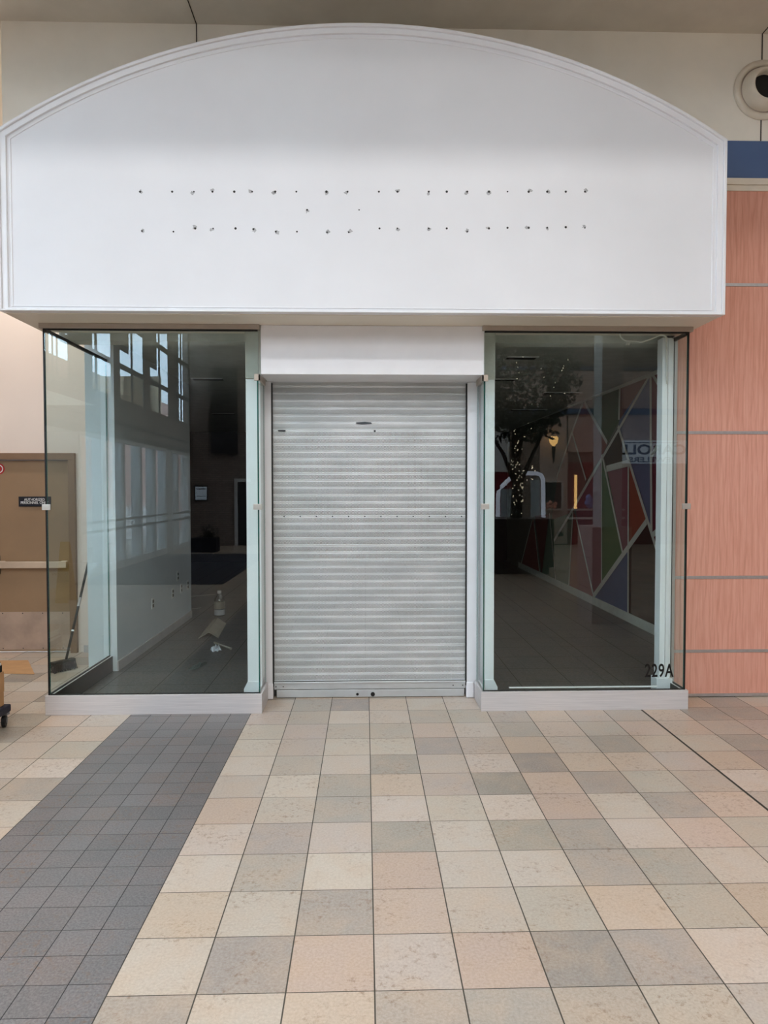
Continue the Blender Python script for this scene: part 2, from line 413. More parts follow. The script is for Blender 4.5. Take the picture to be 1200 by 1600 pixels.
# ------------------------------------------------------------ service door
d1 = thing('door_1', 'brown double service door with push bars and metal kick plates', 'door', (-3.9, 7.45, 0), kind='structure')
b = MB(); b.box(-4.78, -3.06, 7.41, 7.5, 2.05, 2.12); b.box(-3.13, -3.06, 7.41, 7.5, 0, 2.05); b.box(-4.78, -4.71, 7.41, 7.5, 0, 2.05)
b.build('door_frame', 'brownframe', d1, .004)
for x0, x1 in ((-4.7, -3.925), (-3.915, -3.14)):
    b = MB(); b.box(x0, x1, 7.46, 7.505, .012, 2.045); lf = b.build('door_leaf', 'brown', d1, .003)
    b = MB(); b.box(x0 + .015, x1 - .01, 7.456, 7.46, .03, .435); b.build('kick_plate', 'kick', lf)
    b = MB(); b.box(x0 + .03, x1 - .02, 7.405, 7.44, .905, .975); b.box(x0 + .03, x0 + .1, 7.44, 7.46, .9, .98); b.box(x1 - .09, x1 - .02, 7.44, 7.46, .9, .98)
    b.build('push_bar', 'bar', lf, .006)
    b = MB()
    for q in range(4): b.lathe([(.006, 0), (.006, .002)], (x0 + .06 + q * .21, 7.4545, .42), (0, 1, 0), 8); b.lathe([(.006, 0), (.006, .002)], (x0 + .06 + q * .21, 7.4545, .045), (0, 1, 0), 8)
    b.build('screw', 'darkmetal', lf)
b = MB(); b.box(-3.9, -3.87, 7.43, 7.46, .84, 1.04); b.build('latch', 'darkmetal', d1, .003)
ds = thing('door_sign', 'small black sign with white words fixed to the brown service door', 'sign', (-3.5, 7.45, 1.6))
b = MB(); b.box(-3.664, -3.33, 7.447, 7.459, 1.556, 1.662); b.build('sign_plate', 'signblack', ds, .002)
place_text('lettering', 'AUTHORIZED\nPERSONNEL ONLY', .028, Vector((-3.497, 7.4462, 1.617)), FACE_CAM, 'white', ds, sx=.86, bold=0)
rs = thing('warning_sticker', 'red and white sticker high on the brown service door, cut by the edge', 'sticker', (-3.86, 7.455, 1.97))
b = MB(); b.lathe([(.058, 0), (.058, .002)], (-3.868, 7.4575, 1.955), (0, 1, 0), 24); b.build('disc', 'red', rs)
b = MB(); b.ring([(-3.868 + .044 * math.cos(a * PI / 12), 1.955 + .044 * math.sin(a * PI / 12)) for a in range(24)],
                 [(-3.868 + .034 * math.cos(a * PI / 12), 1.955 + .034 * math.sin(a * PI / 12)) for a in range(24)], 1, 7.4562, 7.4574); b.build('ring_mark', 'white', rs)

# ------------------------------------------------------- right clad wall
b = MB(); b.box(2.53, 14, 5.672, 5.9, 0, 5.42)
wr = b.build('wall_right', 'joint'); struct(wr, 'wall clad in pinkish wood laminate panels right of the shop front', 'wall')
zs = [.018, .386, 1.0, 2.196, 3.403, 4.172]
for z0, z1 in zip(zs, zs[1:]):
    b = MB(); b.box(2.535, 13.9, 5.66, 5.672, z0 + .012, z1 - .012); b.build('cladding_panel', 'wood', wr, .001)
for z in zs[:-1]:
    b = MB(); b.box(2.535, 13.9, 5.655, 5.672, z - .012, z + .012); b.build('joint_strip', 'alu', wr)
b = MB(); b.box(2.535, 13.9, 5.652, 5.672, 4.255, 4.56); b.build('navy_band', 'navy', wr)
b = MB(); b.box(2.535, 13.9, 5.635, 5.672, 4.205, 4.255); b.box(2.535, 13.9, 5.65, 5.672, 4.16, 4.2045); b.build('band_trim', 'band', wr)

# round air diffuser
c = on(1190.5, 142, 1, 5.66)
c.y = 5.657
df = thing('round_air_vent', 'round cream swivel air diffuser high on the upper wall at right', 'air vent', tuple(c))
b = MB(); b.lathe([(.236, -.0), (.238, -.012), (.232, -.024), (.205, -.03), (.190, -.024), (.186, -.006)], c, (0, 1, 0), 48, False); b.build('flange', 'band', df, smooth=True)
b = MB(); b.lathe([(.186, -.006), (.183, -.014), (.176, -.016), (.172, -.012)], c, (0, 1, 0), 48, False); b.build('groove_ring', 'champ', df, smooth=True)
b = MB(); b.lathe([(.178, -.010), (.172, -.028), (.158, -.062), (.142, -.092), (.130, -.108), (.124, -.112), (.117, -.108), (.112, -.07), (.108, .0)], c, (0, 1, 0), 48, False); b.build('nozzle', 'band', df, smooth=True)
b = MB(); b.lathe([(.0005, -.03), (.111, -.03)], c, (0, 1, 0), 32, False); b.build('throat', 'black', df)

# ------------------------------------------------------ arched sign board
YF, ZB = 5.03, 2.992
def arch_outline(ins=0.0, insb=None):
    insb = ins if insb is None else insb
    xl, xr, R, zt = -2.578 + ins, 2.61 - ins, 4.73 - ins, 5.019
    cx = .016; cz = zt - 4.73; pts = [(xl, ZB + insb), (xr, ZB + insb)]
    n = 48
    for i in range(n + 1):
        x = xr + (xl - xr) * i / n; pts.append((x, cz + math.sqrt(R * R - (x - cx) ** 2)))
    return pts
fa = thing('sign_board', 'large white arched blank sign board above the shuttered shop entrance', 'sign board', (0, YF, ZB))
b = MB(); b.prism(arch_outline(.004), 1, YF, 5.655); b.build('panel', ['fascia'], fa)
b = MB(); b.ring(arch_outline(0, 0), arch_outline(.022, .012), 1, YF - .030, YF + .06)
b.build('outer_moulding', 'moulding', fa, .004)
b = MB(); b.ring(arch_outline(.022, .012), arch_outline(.062, .024), 1, YF - .016, YF + .03)
b.ring(arch_outline(.080, .034), arch_outline(.092, .042), 1, YF - .006, YF + .01); b.build('inner_moulding', 'moulding', fa, .003)
b = MB(); b.box(-2.56, 2.59, YF + .035, 5.66, ZB - .006, ZB + .004); b.build('underside', 'soffit', fa)
H1 = [219, 269, 303, 332, 366, 394, 430, 463, 510, 543, 592, 621, 670, 698, 730, 764, 793, 826, 855, 884, 914]
H2 = [(222, 361), (271, 362), (305, 357), (333, 357), (368, 357), (396, 358), (431, 362), (464, 362), (511, 363), (545, 363), (593, 357), (621, 357), (670, 357), (698, 357), (730, 362), (764, 357), (793, 356), (826, 356), (855, 356), (884, 355), (914, 356), (480, 328), (561, 328)]
for i, (x, y) in enumerate([(x, 299.5) for x in H1] + H2):
    p = on(x, y, 1, YF); r = random.uniform(.005, .009)
    b = MB(); b.lathe([(r, -.0012), (r, .0)], p, (0, 1, 0), 9); h = b.build('screw_hole', 'hole', fa)
    if i % 3 != 1:
        q = p + Vector((random.uniform(-.012, .012), 0, random.uniform(-.012, .012)))
        b = MB(); pts = [(q.x + random.uniform(.006, .022) * math.cos(a * PI / 5), q.z + random.uniform(.006, .02) * math.sin(a * PI / 5)) for a in range(10)]
        b.prism(pts, 1, YF - .0006, YF + .0005); b.build('chipped_paint', 'scuff', h)

# ------------------------------------------------------ lintel and posts
b = MB(); b.box(-.795, .922, YG + .005, 5.80, 2.612, 2.985); li = b.build('lintel', 'lintel', None, .003)
struct(li, 'white lintel over the roller shutter between the two glass boxes', 'lintel')
b = MB(); b.box(-2.5, -.798, 5.79, 5.95, 2.95, 3.2); b.box(.926, 2.6, 5.79, 5.95, 2.95, 3.2); b.box(-.945, -.798, 5.55, 5.8, 2.61, 3.2); b.box(.926, 1.04, 5.55, 5.8, 2.61, 3.2)
b.box(-.798, .926, 5.81, 5.95, 2.7, 3.2)
ib = b.build('trim_bulkhead', 'inceil'); struct(ib, 'pale bulkhead strip just behind the top of the shop glass', 'bulkhead')
PL = []
for nm, x0, x1, lab in (('trim_1', -.945, -.83, 'white post behind the glass left of the roller shutter'), ('trim_2', .965, 1.04, 'white post behind the glass right of the roller shutter')):
    b = MB(); b.box(x0, x1, 5.56, 5.80, .006, 2.61)
    s_ = -1 if x0 < 0 else 1
    b.prism([(x0 - .03 * (s_ < 0), .006), (x1 + .03 * (s_ > 0), .006), (x1 + .03 * (s_ > 0), .13), (x1, .19), (x0, .19), (x0 - .03 * (s_ < 0), .13)], 1, 5.55, 5.80)
    struct(b.build(nm, 'post', None, .002), lab, 'post')
b = MB()
b.box(2.395, 2.44, 5.56, 5.66, .006, 2.95); b.box(2.446, 2.478, 5.57, 5.66, .006, 2.95); b.box(2.483, 2.5, 5.59, 5.66, .006, 2.95)
b.box(2.37, 2.5, 5.545, 5.66, .006, .19)
p3 = b.build('trim_3', 'post', None, .002); struct(p3, 'white grooved post inside the right glass box beside the wood wall', 'post')
b = MB(); b.box(2.512, 2.536, 5.6, 5.675, 0, 2.97); b.build('edge_trim', 'alu', p3)

# ---------------------------------------------------------- roller shutter
rs = thing('roller_shutter', 'closed silver perforated roller shutter across the shop entrance', 'roller shutter', (.05, 5.74, 0))
b = bmesh.new(); YS = 5.74; n_sl = 42
prof = [(0, .004), (.003, -.004), (.0065, -.004), (.009, .001), (.02, .0005), (.03, .0), (.04, .0005), (SLAT - .009, .001), (SLAT - .0065, .004)]
prev = None
for k in range(n_sl):
    for dz, dy in prof:
        row = [b.verts.new((x, YS + dy, SZ0 + k * SLAT + dz)) for x in (-.785, .858)]
        if prev: b.faces.new((prev[0], prev[1], row[1], row[0]))
        prev = row
mb = MB(); mb.b.free(); mb.b = b; mb.build('slat_curtain', 'perf', rs)
for x0, x1, sgn in ((-.835, -.765, -1), (.842, .925, 1)):
    b = MB(); b.box(x0, x1, 5.70, 5.80, .0, 2.61); g = b.build('guide_rail', 'guide', rs, .004)
    b = MB(); b.box(x0 + (.0 if sgn > 0 else .03) - .006, x1 - (.03 if sgn > 0 else 0) + .006, 5.685, 5.705, .004, .135); b.build('guide_foot', 'guide', g, .008)
    xg = x1 if sgn < 0 else x0
    b = MB(); b.box(min(xg, xg - sgn * .010), max(xg, xg - sgn * .010), 5.715, 5.76, .1, 2.6); b.build('guide_slot', 'black', g)
b = MB(); b.box(-.755, .835, 5.722, 5.752, .075, .132); b.box(-.755, .835, 5.716, 5.724, .122, .140); bb = b.build('bottom_bar', 'shutter_alu', rs, .003)
b = MB(); b.box(-.735, .825, 5.728, 5.75, .006, .069); b.build('bottom_rail', 'shutter_alu', rs, .003)
for x in (-.74, -.68, .73, .81):
    b = MB(); b.lathe([(.005, -.003), (.005, 0)], (x, 5.722, .1), (0, 1, 0), 10); b.build('bolt', 'darkmetal', bb)
for x, y, r in ((558.5, 1084.5, .011), (582.5, 1084.5, .018)):
    p = on(x, y, 1, 5.728)
    b = MB(); b.lathe([(r, -.008), (r, 0)], p, (0, 1, 0), 18)
    b.build('lock_cylinder', 'black', rs, .002)
for i in range(12):
    p = on(444 + i * 25.2, 807, 1, 5.738); b = MB(); b.lathe([(.006, -.005), (.006, .0)], p, (0, 1, 0), 8); b.build('rivet', 'smudge', rs)
for pts in ([(556, 660), (570, 659), (580, 660), (581, 662), (566, 663), (557, 662)], [(434, 672), (446, 672), (446, 674.5), (435, 674)], [(584, 672), (587, 672), (587, 675), (584, 675)]):
    b = MB(); b.prism([(q.x, q.z) for q in (on(x, y, 1, 5.733) for x, y in pts)], 1, 5.7335, 5.7345); b.build('scuff_mark', 'smudge', rs)

# ----------------------------------------------------- glass display boxes
def pane(name, x0, x1, y0, y1, z0, z1, parent):
    b = MB(); b.box(x0, x1, y0, y1, z0, z1)
    thin = min(range(3), key=lambda i: (x1 - x0, y1 - y0, z1 - z0)[i])
    bmesh.ops.recalc_face_normals(b.b, faces=b.b.faces)
    for f in b.b.faces: f.material_index = 0 if abs(f.normal[thin]) > .9 else 1
    return b.build(name, ['glass', 'edge'], parent)
def display_box(label, xo, xi, ydeep, right):
    """xo outer x, xi inner x, ydeep where the outer side pane ends"""
    s = 1 if right else -1
    t = thing('display_window', label, 'shop window', ((xo + xi) / 2, YG, 0))
    X = lambda a, b_: (min(a, b_), max(a, b_))
    zb, zt = .152, 2.94
    pane('front_pane', *X(xi, xo), YG, YG + .012, zb, zt, t)
    pane('side_pane', *X(xo, xo - s * .012), YG + .014, ydeep, zb, zt, t)
    pane('return_pane', *X(xi, xi + s * .012), YG + .014, 5.68, zb, 2.575, t)
    b = MB(); lo, hi = X(xi - s * .016, xo + s * .018)
    b.box(lo, hi, YG - .02, YG + .03, 0, zb)
    a, c_ = X(xi - s * .016, xi + s * .03); b.box(a, c_, YG + .03, 5.68, 0, zb)
    a, c_ = X(xo + s * .018, xo - s * .03); b.box(a, c_, YG + .03, ydeep, 0, zb)
    b.build('base', 'stainless', t, .002)
    b = MB(); a, c_ = X(xo - s * .031, xo - s * .036); b.box(a, c_, YG + .031, ydeep, .006, zb + .001)
    a, c_ = X(xo - s * .036, xi + s * .03); b.box(a, c_, YG + .031, YG + .036, .006, zb - .004); b.build('curb_liner', 'black', t)
    b = MB(); lo, hi = X(xi - s * .014, xo + s * .022)
    b.box(lo, hi, YG - .022, YG + .034, 2.948, 2.985); b.build('header_channel', 'champ', t, .002)
    b = MB(); lo, hi = X(xi + s * .004, xo); b.box(lo, hi, YG - .002, YG + .02, zt - .002, 2.949)
    a, c_ = X(xo + s * .002, xo - s * .02); b.box(a, c_, YG + .01, ydeep, zt - .012, zt + .012)
    a, c_ = X(xo + s * .001, xo - s * .01); b.box(a, c_, YG - .001, YG + .005, zb, zt)
    b.box(*X(xi, xo), YG + .0, YG + .014, zb - .001, zb + .006)
    a, c_ = X(xo, xo - s * .014); b.box(a, c_, YG + .02, ydeep, zb, zb + .008)
    b.build('black_gasket', 'black', t)
    for xx, zz in ((xo, 1.597), (xi, 1.597)):
        inn = -s if xx == xo else s
        b = MB(); a, c_ = X(xx - inn * .022, xx + inn * .042); b.box(a, c_, YG - .014, YG - .001, zz - .022, zz + .022)
        a, c_ = X(xx - inn * .014, xx - inn * .001); b.box(a, c_, YG - .013, YG + .06, zz - .022, zz + .022); b.build('corner_clamp', 'chrome', t, .002)
    b = MB(); a, c_ = X(xi + s * .03, xi - s * .018); b.box(a, c_, YG - .012, YG - .001, 2.562, 2.612); a, c_ = X(xi - s * .002, xi - s * .018); b.box(a, c_, YG - .012, 5.62, 2.562, 2.61)
    b.build('top_clamp', 'champ', t, .002)
    return t
dl = display_box('glass display window on steel base left of the roller shutter', -2.435, -.815, 6.62, False)
dr = display_box('glass display window with black unit number right of the roller shutter', 2.517, .918, 5.66, True)
place_text('unit_number', '229A', .102, Vector((2.308, YG - .0015, .256)), FACE_CAM, 'digits', dr, sx=.66, bold=.0022, spacing=1.12)
b = MB(); a = on(795, 1074, 1, 5.40); c_ = on(1026, 1073.5, 1, 5.40)
b.box(a.x, c_.x, 5.385, 5.40, a.z - .004, a.z + .005); b.build('sill_reflection', 'white', dr)  # white strip painted for the bright reflection of the bottom rail
# loose white cable
pts = [on(x, y, 1, 5.55) for x, y in ((968, 518), (968.5, 523), (971, 528), (977, 532), (985, 533), (993, 533), (1000, 534.5), (1008, 533), (1018, 529.5), (1028, 525), (1036, 524), (1041, 528), (1041, 540), (1042, 600))]
def smooth_pts(p, n=6):
    out = []
    for i in range(len(p) - 1):
        p0, p1, p2, p3_ = p[max(i - 1, 0)], p[i], p[i + 1], p[min(i + 2, len(p) - 1)]
        for k in range(n):
            t = k / n; out.append(.5 * ((2 * p1) + (p2 - p0) * t + (2 * p0 - 5 * p1 + 4 * p2 - p3_) * t * t + (3 * p1 - p0 - 3 * p2 + p3_) * t ** 3))
    return out + [p[-1]]
cb = thing('loose_cable', 'loose white cable hanging inside the top of the right display window', 'cable', tuple(pts[0]))
b = MB(); b.tube(smooth_pts(pts), .006, 8); b.build('cord', 'cable', cb, smooth=True)
b = MB()
for k in range(3): q = on(979 + k * 2.2, 537, 1, 5.55); b.tube([q + Vector((-.004, 0, -.012)), q + Vector((.006, 0, .012))], .003, 6)
b.build('cable_tie', 'cable', cb)

# ============================================================ shop interior
b = MB(); b.box(-2.63, -2.36, 6.63, 9.45, 0, 3.2)
w = b.build('wall_interior_left', 'inwall'); struct(w, 'white side wall inside the shop behind the left display window', 'wall')
b = MB(); b.box(-2.835, -2.63, 7.2, 7.45, 0, 3.2); struct(b.build('trim_4', 'post'), 'white wall end beside the service door behind the left glass', 'post')
b = MB(); b.box(-2.362, -2.348, 6.63, 9.45, .006, .10); struct(b.build('baseboard_left', 'inbase', None, .003), 'grey baseboard along the white wall inside the shop', 'baseboard')
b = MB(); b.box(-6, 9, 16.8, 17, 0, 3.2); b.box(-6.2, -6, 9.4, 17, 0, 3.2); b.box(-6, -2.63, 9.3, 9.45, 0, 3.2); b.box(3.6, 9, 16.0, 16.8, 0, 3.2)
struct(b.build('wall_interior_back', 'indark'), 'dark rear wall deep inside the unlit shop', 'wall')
b = MB(); b.box(-2.63, 9, 5.95, 9.45, 3.14, 3.2); b.box(-6.2, 9, 9.45, 17, 3.14, 3.2)
ci = b.build('ceiling_interior', 'inceil'); struct(ci, 'dim ceiling of the unlit shop', 'ceiling')
SL = [((793, 842), 557, 'thin slot vent in the shop ceiling, uppermost through the right glass'), ((770, 808), 592, 'thin slot vent in the shop ceiling beside the post behind the right glass'),
      ((850, 910), 613, 'thin slot vent in the shop ceiling nearest the painted triangle wall'), ((800, 855), 640, 'thin slot vent in the shop ceiling, lowest through the right glass'),
      ((298, 347), 591, 'thin slot vent in the shop ceiling, upper one through the left glass'), ((330, 366), 646, 'thin slot vent in the shop ceiling, lower one through the left glass')]
for (xa, xb), y, lab in SL:
    p, q = on(xa, y, 2, 3.139), on(xb, y, 2, 3.139)
    t = thing('ceiling_slot_vent', lab, 'ceiling vent', tuple((p + q) / 2), 'slot vents in the shop ceiling')
    b = MB(); b.box(p.x, q.x, p.y - .02, p.y + .01, 3.128, 3.14); b.build('vent_rim', 'white', t)
    b = MB(); b.box(p.x + .01, q.x - .01, p.y + .01, p.y + .14, 3.134, 3.14); b.build('vent_gap', 'black', t)
# mural wall
XM = 3.45
MC = [('mural_base', (112, 118, 110)), ('mural_red', (140, 84, 78)), ('mural_tan', (136, 112, 104)), ('mural_green', (70, 98, 74)), ('mural_brown', (112, 66, 62)),
      ('mural_blue', (98, 114, 146)), ('mural_wine', (110, 46, 62)), ('mural_black', (46, 44, 38)), ('mural_rose', (142, 94, 104)), ('mural_orange', (156, 84, 62)), ('mural_leaf', (84, 118, 78)), ('mural_sage', (110, 134, 116)), ('mural_white', (214, 214, 206))]
for nme, c in MC: M[nme] = plain(nme + '_paint', c, .65, mottle=.04)
ix = {n_[6:]: i for i, (n_, _) in enumerate(MC)}
b = MB(); b.box(XM, XM + .15, 5.9, 16.8, 0, 3.2)
PG = [('sage', [(860, 804), (897, 800), (890, 919), (845, 899)]), ('tan', [(895, 675), (917, 750), (900, 790), (897, 800), (862, 812), (871, 746)]),
      ('red', [(913, 629), (950, 692), (943, 708), (917, 750), (895, 675)]), ('green', [(914, 628), (970, 603), (968, 657), (950, 692)]), ('brown', [(970, 603), (1017, 583), (968, 657)]),
      ('blue', [(1018, 584), (1018.5, 833), (1012, 813.5), (996, 760), (967, 666), (968, 657)]), ('wine', [(1019, 584), (1050, 571), (1050, 810), (1020, 837)]),
      ('black', [(967, 666), (976, 695), (986, 722), (949, 732), (942, 710)]), ('rose', [(949, 733), (983, 724), (983, 850), (974.5, 865)]), ('orange', [(984, 724), (989, 740), (1012, 814), (983, 853)]),
      ('leaf', [(941, 711), (949, 735), (974.5, 866), (941, 910)]), ('rose', [(941, 711), (941, 910), (929.5, 930), (902, 812), (900, 790)]), ('red', [(902, 812), (929.5, 933), (929, 937), (890, 919), (897, 800)]),
      ('blue', [(930, 932), (983, 857), (983, 960), (930, 937)]), ('black', [(984, 856), (1012, 815), (1028, 861), (1050, 925), (1050, 990), (984, 960)]), ('brown', [(1020, 838), (1050, 812), (1050, 922), (1028, 861)]),
      ('red', [(834, 808), (845, 899), (815, 886)]), ('brown', [(836, 806), (858, 804), (847, 899)])]
for i, (nme, pg) in enumerate(PG):
    b.mi = ix[nme]; off = XM - .001 - .0004 * i
    b.face([(off, p.y, min(p.z, 3.139)) for p in (on(x, y, 0, XM) for x, y in pg)])
b.mi = ix['white']
LN = [((1018, 582), (899.5, 789.5), .07), ((912, 627.5), (895, 675), .06), ((895, 675), (871, 746), .06), ((914, 627.5), (950, 692), .06), ((970, 603), (968.5, 656), .06), ((967, 666), (1028.5, 861.5), .06),
      ((1018, 582), (1019.5, 833), .06), ((1020, 582), (1050, 632), .06), ((942, 710), (974.5, 864.5), .05), ((949, 732.5), (983.5, 723.5), .09), ((983.5, 725), (983, 960), .05), ((941.5, 711), (941.5, 909.5), .04),
      ((895, 675), (917, 750), .05), ((1018, 717), (1050, 655), .06), ((1012, 815), (929.5, 930.5), .08), ((902.5, 812), (929.5, 933.5), .05), ((896.5, 800), (890, 918), .05), ((1020, 837.5), (1050, 812), .07), ((1028.5, 861.5), (1050, 925), .06),
      ((900, 790), (867, 845), .06), ((834, 808), (815, 883), .05), ((835, 809), (845, 899), .05), ((860, 802), (870, 908), .05), ((805, 667), (1050, 570), .10)]
for i, (p, q, wd) in enumerate(LN):
    p, q = on(*p, 0, XM), on(*q, 0, XM); d = (q - p); d.x = 0; nrm = Vector((0, -d.z, d.y)).normalized() * wd / 2; off = XM - .012 - .0003 * i
    b.face([(off, v.y, min(v.z, 3.139)) for v in (p + nrm, q + nrm, q - nrm, p - nrm)])
mw = b.build('wall_interior_right', [n_ for n_, _ in MC]); struct(mw, 'interior side wall painted with coloured triangles and white stripes behind right glass', 'wall')
b = MB(); b.box(XM - .03, XM - .014, 5.95, 15.4, .006, .125); struct(b.build('baseboard_right', 'inbaseR', None, .003), 'pale baseboard under the painted triangle wall', 'baseboard')
# outlets on the white wall
OUT = [((238.5, 943), 'nearest the glass'), ((269.5, 927), 'second from the glass, lower row'), ((277.5, 900), 'set higher than the others'), ((283, 919), 'third from the glass, lower row'), ((293, 914), 'at the far end of the wall')]
proto = None
for (x, y), lab in OUT:
    p = on(x, y, 0, -2.36); p = Vector((-2.36, p.y, p.z))
    t = thing('wall_outlet', 'small outlet plate on the white shop wall, ' + lab, 'outlet', tuple(p), 'outlets on the white shop wall')
    if proto is None:
        b = MB(); b.box(0, .006, -.04, .04, -.06, .06); b.build('cover_plate', 'outletplate', t, .002, local=True)
        b = MB(); b.box(.006, .009, -.02, .02, .008, .042); b.box(.006, .009, -.02, .02, -.042, -.008); b.build('socket', 'outlet', t, local=True); proto = t
    else:
        for ch in proto.children:
            c_ = ch.copy(); c_.parent = t; COL.objects.link(c_)
# litter on the black floor
p = on(343, 962, 2, .006)
bt = thing('water_bottle', 'large clear plastic water bottle standing on the black shop floor', 'bottle', tuple(p))
M['bottle'] = glass('clear_bottle_plastic', (.80, .84, .86), .16)
b = MB(); b.lathe([(.062, .0), (.072, .01), (.072, .05), (.069, .06), (.072, .07), (.072, .2), (.066, .235), (.034, .285), (.022, .30), (.022, .315)], p, n=28); b.build('bottle_body', 'bottle', bt, smooth=True)
b = MB(); b.lathe([(.0735, .10), (.0735, .195)], p, n=28, cap=False); b.build('paper_label', 'bottlelabel', bt, smooth=True)
b = MB(); b.lathe([(.0725, .015), (.0725, .09)], p, n=28, cap=False); b.build('water', 'plastic', bt, smooth=True)
b = MB(); b.lathe([(.025, .308), (.027, .312), (.027, .34), (.024, .345)], p, n=20); b.build('cap', 'white', bt)
fz = .006
A, Bq, Cq, R0, R1 = on(310, 998, 2, fz), on(341, 997, 2, fz), on(353.5, 974.5, 2, fz), None, None
R0 = on(326, 988, 1, A.y + .05); R1 = on(340, 966, 1, Cq.y + .1)
cd_ = thing('folded_cardboard', 'grey cardboard sheet folded like a tent on the black shop floor', 'cardboard', tuple(A))
def slab(b, pts, th=.005):
    n_ = (pts[1] - pts[0]).cross(pts[2] - pts[0]).normalized() * th
    lo = [b.b.verts.new(q) for q in pts]; hi = [b.b.verts.new(q + n_) for q in pts]; k = len(pts)
    b.b.faces.new(lo); b.b.faces.new(hi[::-1])
    for i in range(k): b.b.faces.new((lo[i], hi[i], hi[(i + 1) % k], lo[(i + 1) % k]))
b = MB(); slab(b, [A, R0, R1, on(334, 968, 2, fz)]); b.build('left_flap', 'cardgrey', cd_)
b = MB(); slab(b, [R0, Bq, Cq, R1]); b.build('sloping_flap', 'cardgrey', cd_)
sk = thing('wood_strip', 'thin grey strip lying by the plastic scrap on the black shop floor', 'strip', tuple(on(348, 1008, 2, fz)))
b = MB(); p, q = on(335, 1004, 2, fz + .012), on(361, 1013.5, 2, fz + .012); b.tube([p, q], .012, 6); b.build('stick', 'cardgrey', sk)
ps = thing('plastic_scrap', 'crumpled clear plastic scrap on the black shop floor below the folded cardboard', 'litter', tuple(on(336, 1018, 2, fz)))
def crumple(c0, sx, sy, h, yaw):
    b = MB(); n = 7; g = {}
    for i in range(n):
        for k in range(n):
            u, v = (i / (n - 1) - .5) * 2, (k / (n - 1) - .5) * 2
            e = 1 - max(abs(u), abs(v)) ** 4
            x = u * sx + random.uniform(-.2, .2) * sx; y = v * sy + random.uniform(-.2, .2) * sy
            g[i, k] = b.b.verts.new(c0 + Vector((x * math.cos(yaw) - y * math.sin(yaw), x * math.sin(yaw) + y * math.cos(yaw), .002 + random.random() * h * (.25 + e))))
    for i in range(n - 1):
        for k in range(n - 1):
            b.b.faces.new((g[i, k], g[i + 1, k], g[i + 1, k + 1])); b.b.faces.new((g[i, k], g[i + 1, k + 1], g[i, k + 1]))
    return b
b = crumple(on(337, 1016, 2, fz), .05, .09, .06, .3)
b.build('crumple', 'plastic', ps)
ds2 = thing('dark_scrap', 'dark crumpled scrap lying nearest the left glass on the black floor', 'litter', tuple(on(308, 1042, 2, fz)))
b = crumple(on(309, 1042, 2, fz), .04, .12, .03, -.25)
b.build('crumple', 'outlet', ds2)
for (x0, y0), (x1, y1), lab in (((297, 932), (337, 928.5), 'longer pale paper strip on the black shop floor left of the bottle'), ((297, 952), (314, 949.5), 'shorter pale paper strip at the foot of the white wall end')):
    p, q = on(x0, y0, 2, fz + .002), on(x1, y1, 2, fz + .002); t = thing('paper_strip', lab, 'litter', tuple(p))
    b = MB(); slab(b, [p + Vector((0, -.03, 0)), q + Vector((0, -.02, 0)), q + Vector((0, .02, 0)), p + Vector((0, .03, 0))], .002); b.build('strip', 'inbase', t)

# ===================================================== things in the alcove
p0 = on(98, 1050, 2, 0); ptop = on(141, 866, 1, 7.17); pb = Vector((p0.x + .03, p0.y + .02, .085))
br = thing('broom', 'black handled push broom leaning behind the side glass of the left window', 'broom', tuple(p0))
b = MB(); pj = on(102.5, 1034, 1, pb.y + .05); b.tube([pj, pj + (ptop - pj) * .5, ptop], .012, 10); h = b.build('handle', 'broomstick', br, smooth=True)
mid = pj + (ptop - pj) * .27; u_ = (ptop - pj).normalized(); b = MB(); b.tube([mid, mid + u_ * .015], .0145, 10); b.build('ferrule', 'white', h)
mid = pj + (ptop - pj) * .5; b = MB(); b.tube([mid, mid + u_ * .09], .0135, 10); b.build('handle_label', 'inbase', h)
hd = (on(112, 1036, 1, pb.y + .1) - on(90, 1047, 1, pb.y)); hn = Vector((.55, .83, 0)).normalized(); sd = Vector((-hn.y, hn.x, 0))
c0 = Vector((pj.x - .012, pj.y - .03, 0))
b = MB()
def obox(b, c, a, s_, la, ls, z0, z1, tz=0):
    v = [c + a * (i * la) + s_ * (j * ls) + Vector((0, 0, z0 if k == 0 else z1 + tz * i)) for i in (-1, 1) for j in (-1, 1) for k in (0, 1)]
    vs = [b.b.verts.new(x) for x in v]
    for q in ((0, 1, 3, 2), (4, 6, 7, 5), (0, 4, 5, 1), (2, 3, 7, 6), (0, 2, 6, 4), (1, 5, 7, 3)): b.b.faces.new([vs[i] for i in q])
obox(b, c0, hn, sd, .115, .032, .075, .105); b.build('brush_block', 'broomstick', br, .006)
b = MB()
for k in range(170):
    q = c0 + hn * random.uniform(-.12, .12) + sd * random.uniform(-.036, .036); e = q + hn * random.uniform(-.015, .015) + sd * random.uniform(-.02, .02)
    b.tube([Vector((q.x, q.y, .08)), Vector((e.x, e.y, random.uniform(.002, .012)))], .0035, 4)
b.build('bristles', 'bristle', br)
cs = [on(x, y, 2, 0) for x, y in ((-30, 1033), (44, 1032), (54, 1054), (-30, 1052))]
t = thing('cardboard_sheet', 'flat brown cardboard sheet lying on the floor in front of the service door', 'cardboard', tuple(cs[0]))
b = MB(); slab(b, [q + Vector((0, 0, .004 + .003 * (i == 2))) for i, q in enumerate(cs)], .004); b.build('sheet', 'card', t)
